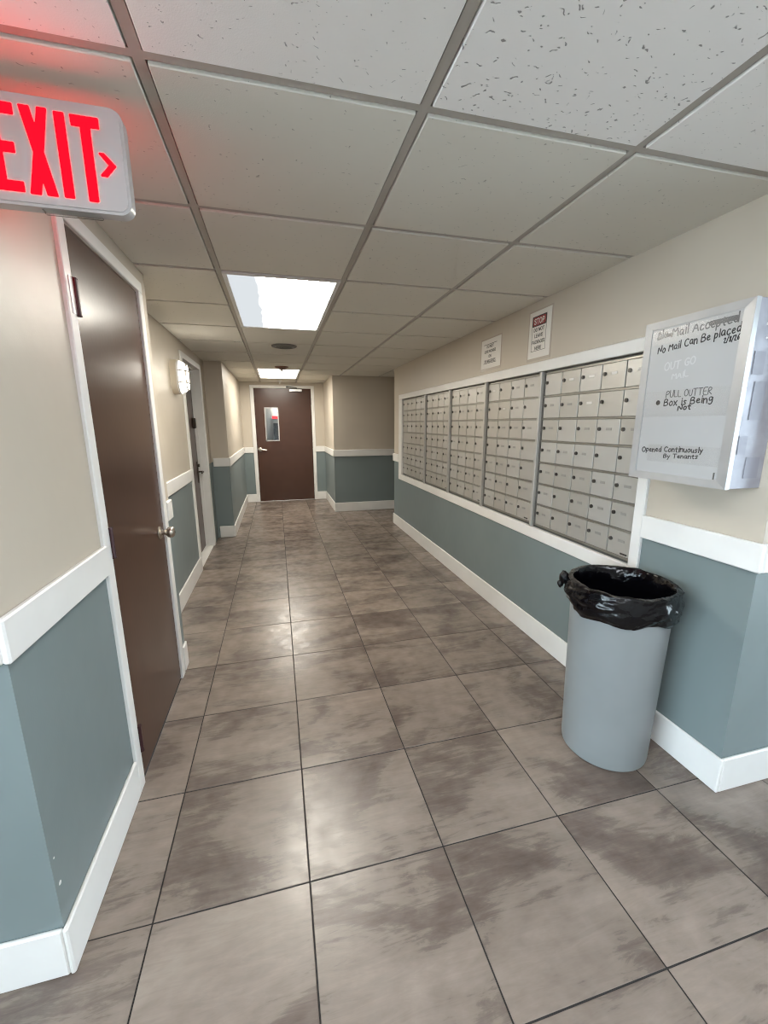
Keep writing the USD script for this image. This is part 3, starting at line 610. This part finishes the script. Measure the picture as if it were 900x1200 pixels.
# handwriting: single strokes on a 4 x 6 grid
G = {"A": [[(0,0),(2,6),(4,0)],[(.8,2),(3.2,2)]], "B": [[(0,0),(0,6),(2.6,5.8),(3,4.6),(2.2,3.3),(0,3.2),(2.8,3),(3.6,1.6),(2.8,.2),(0,0)]], "C": [[(3.6,5),(2.4,6),(.8,5),(.2,3),(.8,.8),(2.4,0),(3.8,.8)]],
 "E": [[(3.4,6),(0,6),(0,0),(3.4,0)],[(0,3.1),(2.6,3.1)]], "G": [[(3.6,5),(2.2,6),(.6,4.8),(.2,2.6),(1,.4),(2.6,0),(3.7,1),(3.7,2.6),(2.2,2.6)]], "I": [[(1,0),(1,6)]], "L": [[(0,6),(0,0),(3.2,.2)]],
 "M": [[(0,0),(.4,6),(2.2,2.2),(4,6),(4.4,0)]], "N": [[(0,0),(.2,6),(3.4,0),(3.6,6)]], "O": [[(2,6),(.5,5),(0,3),(.6,.8),(2,0),(3.4,.8),(4,3),(3.4,5),(2,6)]], "P": [[(0,0),(.2,6),(2.8,5.8),(3.3,4.4),(2.4,3.1),(.1,2.8)]],
 "R": [[(0,0),(.1,6),(2.8,5.8),(3.2,4.4),(2.2,3.2),(.1,3),(3.4,0)]], "T": [[(0,6),(4,6)],[(2,6),(1.9,0)]], "U": [[(0,6),(.2,1.2),(1.6,0),(3.2,1),(3.4,6)]],
 "a": [[(2.8,3.2),(1.4,4),(.2,2.6),(.6,.4),(1.8,.2),(2.8,2),(2.8,3.8),(2.8,.6),(3.2,0)]], "b": [[(0,6),(0,0),(1.6,0),(2.8,1.4),(2.4,3),(.9,3.3),(0,2.2)]], "c": [[(2.6,3.4),(1.2,4),(.2,2.4),(.6,.4),(1.8,0),(2.8,.8)]],
 "d": [[(2.6,3),(1.4,3.8),(.2,2.4),(.6,.4),(1.8,.2),(2.6,1.6)],[(2.8,6),(2.8,0)]], "e": [[(.3,2),(2.7,2.3),(2,3.9),(.7,3.4),(.2,1.6),(1.2,.1),(2.8,.7)]], "g": [[(2.7,3.2),(1.3,4),(.2,2.6),(.9,.9),(2.4,1.6),(2.7,3.8),(2.6,-.8),(1.4,-1.9),(.3,-1.2)]],
 "i": [[(.6,4),(.6,0)],[(.6,5.3),(.65,5.6)]], "l": [[(.6,6.2),(.6,0)]], "m": [[(0,4),(.2,0)],[(.2,2.6),(1.2,4),(1.9,3),(1.9,0)],[(1.9,2.6),(3,4),(3.7,3),(3.8,0)]], "n": [[(0,4),(.2,0)],[(.2,2.4),(1.5,4),(2.5,3),(2.6,0)]],
 "o": [[(1.5,4),(.2,2.6),(.5,.5),(1.7,0),(2.9,1.4),(2.6,3.4),(1.5,4)]], "p": [[(.2,4),(.1,-2)],[(.2,3),(1.5,4),(2.7,2.6),(2,.5),(.3,.4)]], "s": [[(2.4,3.4),(1.2,4),(.4,3),(2.2,1.4),(1.6,.1),(.2,.4)]], "t": [[(1.2,5.4),(1.2,.6),(2.2,0)],[(.1,3.8),(2.4,3.9)]],
 "u": [[(0,4),(.3,.6),(1.4,0),(2.5,1.2),(2.6,4),(2.7,0)]], "y": [[(0,4),(1.4,1.2)],[(2.8,4),(.6,-2)]], "x": [[(0,4),(2.6,0)],[(2.6,4),(0,0)]],
 "2": [[(.2,4.8),(1.4,6),(2.8,4.8),(.2,.2),(3.2,.1)]], "6": [[(2.8,5.8),(.6,3),(.5,.8),(1.8,0),(3,1.4),(1.8,2.8),(.5,1.8)]], "8": [[(1.6,3.2),(.4,4.6),(1.6,6),(2.8,4.8),(.3,1.4),(1.5,0),(2.8,1.4),(1.6,3.2)]], "/": [[(0,-.6),(2.4,6.4)]]}
def smooth_line(p):
    p = np.array(p, float)
    for _ in range(2):
        if len(p) > 2: p = np.vstack([p[:1]] + [np.array([.75 * a + .25 * b, .25 * a + .75 * b]) for a, b in zip(p[:-1], p[1:])] + [p[-1:]])
    return p
def writing(txt, a, b, cap, name, mtl, label, pen=.0016, parent=NB, jit=.25):
    """a, b: (y, z) of the start and the end of the baseline on the panel"""
    L, x = [], 0.0
    for ch in txt:
        if ch == " ": x += 2.6; continue
        j = rng.normal(0, jit, 2)
        ss = 1 + rng.normal(0, .05)
        wmax = 0
        for st in G[ch]:
            q = smooth_line(st) * ss + [x, j[1]]; wmax = max(wmax, max(k[0] for k in st)); L.append(q)
        x += wmax * ss + 1.0
    run = a[0] - b[0]; k = run / (x - 1.0); v = cap / 6
    pen *= 1.45
    shp = unary_union([LineString(np.column_stack([q[:, 0] * k, q[:, 1] * v + (b[1] - a[1]) * q[:, 0] / x])).buffer(pen / 2, quad_segs=3) for q in L])
    obj(name, place(extr(shp.simplify(.0001), .0006), ON_RIGHT, (X0 + .0066, a[0], a[1])), mtl, parent, label=label)
writing("No Mail Accepted", (.318, 1.713), (.030, 1.713), .030, "handwriting", M["smear"], "smeared black line No Mail Accepted", .0030)
obj("marker_smear", place(extr(unary_union([LineString([(0, 0), (.03, .006), (.055, .004)]).buffer(.006), LineString([(.20, .012), (.28, .012)]).buffer(.008)]), .0004), ON_RIGHT, (X0 + .0066, .318, 1.716)), M["smear"], NB)
writing("No Mail Can Be placed", (.312, 1.660), (.018, 1.684), .026, "handwriting", M["marker"], "black handwriting No Mail Can Be placed", .0026)
writing("2/8/26", (.066, 1.655), (.018, 1.660), .017, "handwriting", M["marker"], "black handwritten date 2/8/26", .0022)
writing("OUT GO", (.274, 1.592), (.155, 1.606), .026, "handwriting", M["ghost"], "pale erased writing", .0030)
writing("MAIL", (.238, 1.562), (.175, 1.564), .020, "handwriting", M["ghost"], "pale erased writing", .0026)
writing("PULL OUTTER", (.252, 1.494), (.080, 1.496), .024, "handwriting", M["smear"], "faded handwriting PULL OUTTER", .0020)
writing("Box is Being", (.256, 1.464), (.073, 1.470), .024, "handwriting", M["marker"], "black handwriting Box is Being", .0026)
writing("Not", (.196, 1.447), (.148, 1.449), .018, "handwriting", M["marker"], "black handwriting Not", .0030)
obj("marker_dot", place(extr(shapely.Point(0, 0).buffer(.009), .0006), ON_RIGHT, (X0 + .0066, .283, 1.478)), M["marker"], NB)
writing("Opened Continuously", (.328, 1.290), (.080, 1.300), .019, "handwriting", M["marker"], "black handwriting Opened Continuously", .0024)
writing("By Tenants", (.228, 1.271), (.094, 1.278), .015, "handwriting", M["marker"], "black handwriting By Tenants", .0022)

# ------------------------------------------------------------------ trash can with liner
TC = (1.316, .258)
can = thing("trash_can", "grey round plastic trash can standing by the right wall", "trash can", (TC[0], TC[1], 0))
R0, R1, HC = .1700, .1875, .758
prof = [(0, .012), (R0 - .03, .012), (R0 - .022, .002), (R0 - .010, 0.0), (R0 - .002, .006), (R0, .016), (R1, HC - .02), (R1 + .004, HC - .014), (R1 + .004, HC), (R1 - .003, HC), (R1 - .004, HC - .02), (R0 - .006, .02), (0, .02)]
obj("body", lathe(prof, 72), M["can"], can, smooth=40)
liner = thing("bin_liner", "shiny black plastic bag lining the grey trash can", "bag", (TC[0], TC[1], 0))
NA = 180
th = np.linspace(0, 2 * np.pi, NA, endpoint=False)
front = np.exp(1j * (th - math.atan2(-.70, -.72))).real        # 1 towards the camera
def hem(t): return .648 + .010 * np.sin(3 * t + .6) + .007 * np.sin(7 * t + 1.) + .012 * np.clip(np.cos(t - 2.6), 0, 1)
rows = []
hz = hem(th)
def nz(a, z, s, seed): return meshkit.fbm(np.column_stack([np.cos(th) * a, np.sin(th) * a, np.full(NA, z)]) * s, 4, seed) - .5
for k, u in enumerate(np.linspace(0, 1, 16)):                  # outside, from hem to rim
    z = hz + (HC + .010 - hz) * u
    r = R1 + .0085 + .013 * np.sin(np.pi * min(1, u * 1.1)) ** .8 + .006 * u + .022 * nz(1, u * 1.6, 3.2, 3) + .012 * nz(1, u * 3.0, 8.0, 5)
    r = np.maximum(r, R1 + .0062 + .002 * u)
    rows.append(np.column_stack([r * np.cos(th), r * np.sin(th), z + .006 * nz(1, u, 5, 9)]))
for k, (dr, dz) in enumerate(((.004, .010), (-.004, .014), (-.012, .010))):
    r = R1 + .006 + dr + .010 * nz(1, 3 + k, 5, 11); z = HC + dz + .016 * nz(1, 5, 4.0, 13)
    z = np.maximum(z, HC + .004)
    rows.append(np.column_stack([r * np.cos(th), r * np.sin(th), z]))
for k, u in enumerate(np.linspace(.04, 1, 14)):                # inside, down into the can
    z = HC + .004 - u * .62
    r = R1 - .014 - .012 * u - .020 * u + .024 * np.minimum(0, nz(1, 7 + u * 3, 3.5, 17)) + .010 * nz(1, u * 5, 9, 19) * (u > .08)
    r = np.minimum(r, R1 - .0065 - .02 * u)
    rows.append(np.column_stack([r * np.cos(th), r * np.sin(th), np.full(NA, z)]))
V = np.vstack(rows + [[[0, 0, HC - .63]]]); F = []
for k in range(len(rows) - 1):
    a = k * NA + np.arange(NA); b = k * NA + (np.arange(NA) + 1) % NA
    F += [np.column_stack([a, b, b + NA]), np.column_stack([a, b + NA, a + NA])]
a = (len(rows) - 1) * NA + np.arange(NA); b = (len(rows) - 1) * NA + (np.arange(NA) + 1) % NA
F.append(np.column_stack([a, b, np.full(NA, len(V) - 1)]))
bag = trimesh.Trimesh(V, np.vstack(F), process=False)
obj("bag", bag, M["bag"], liner, smooth=True)
kx = np.array([-.155, .155, .742])
kp = trimesh.creation.icosphere(3, 1.0); kv = kp.vertices; kp.vertices = kv * (.020 + .010 * (meshkit.fbm(kv * 2.5 + 4, 3, 2)[:, None] - .5)) * [1.0, 1.0, 1.5]
tail = trimesh.creation.icosphere(2, 1.0); tv = tail.vertices; tail.vertices = tv * (.013 + .010 * (meshkit.fbm(tv * 3 + 9, 3, 5)[:, None] - .5)) * [1, 1, 1.3] + [-.010, .008, -.030]
obj("knot", moved(trimesh.util.concatenate([kp, tail]), kx), M["bag"], liner, smooth=True, label="gathered knot of the liner at the rim")
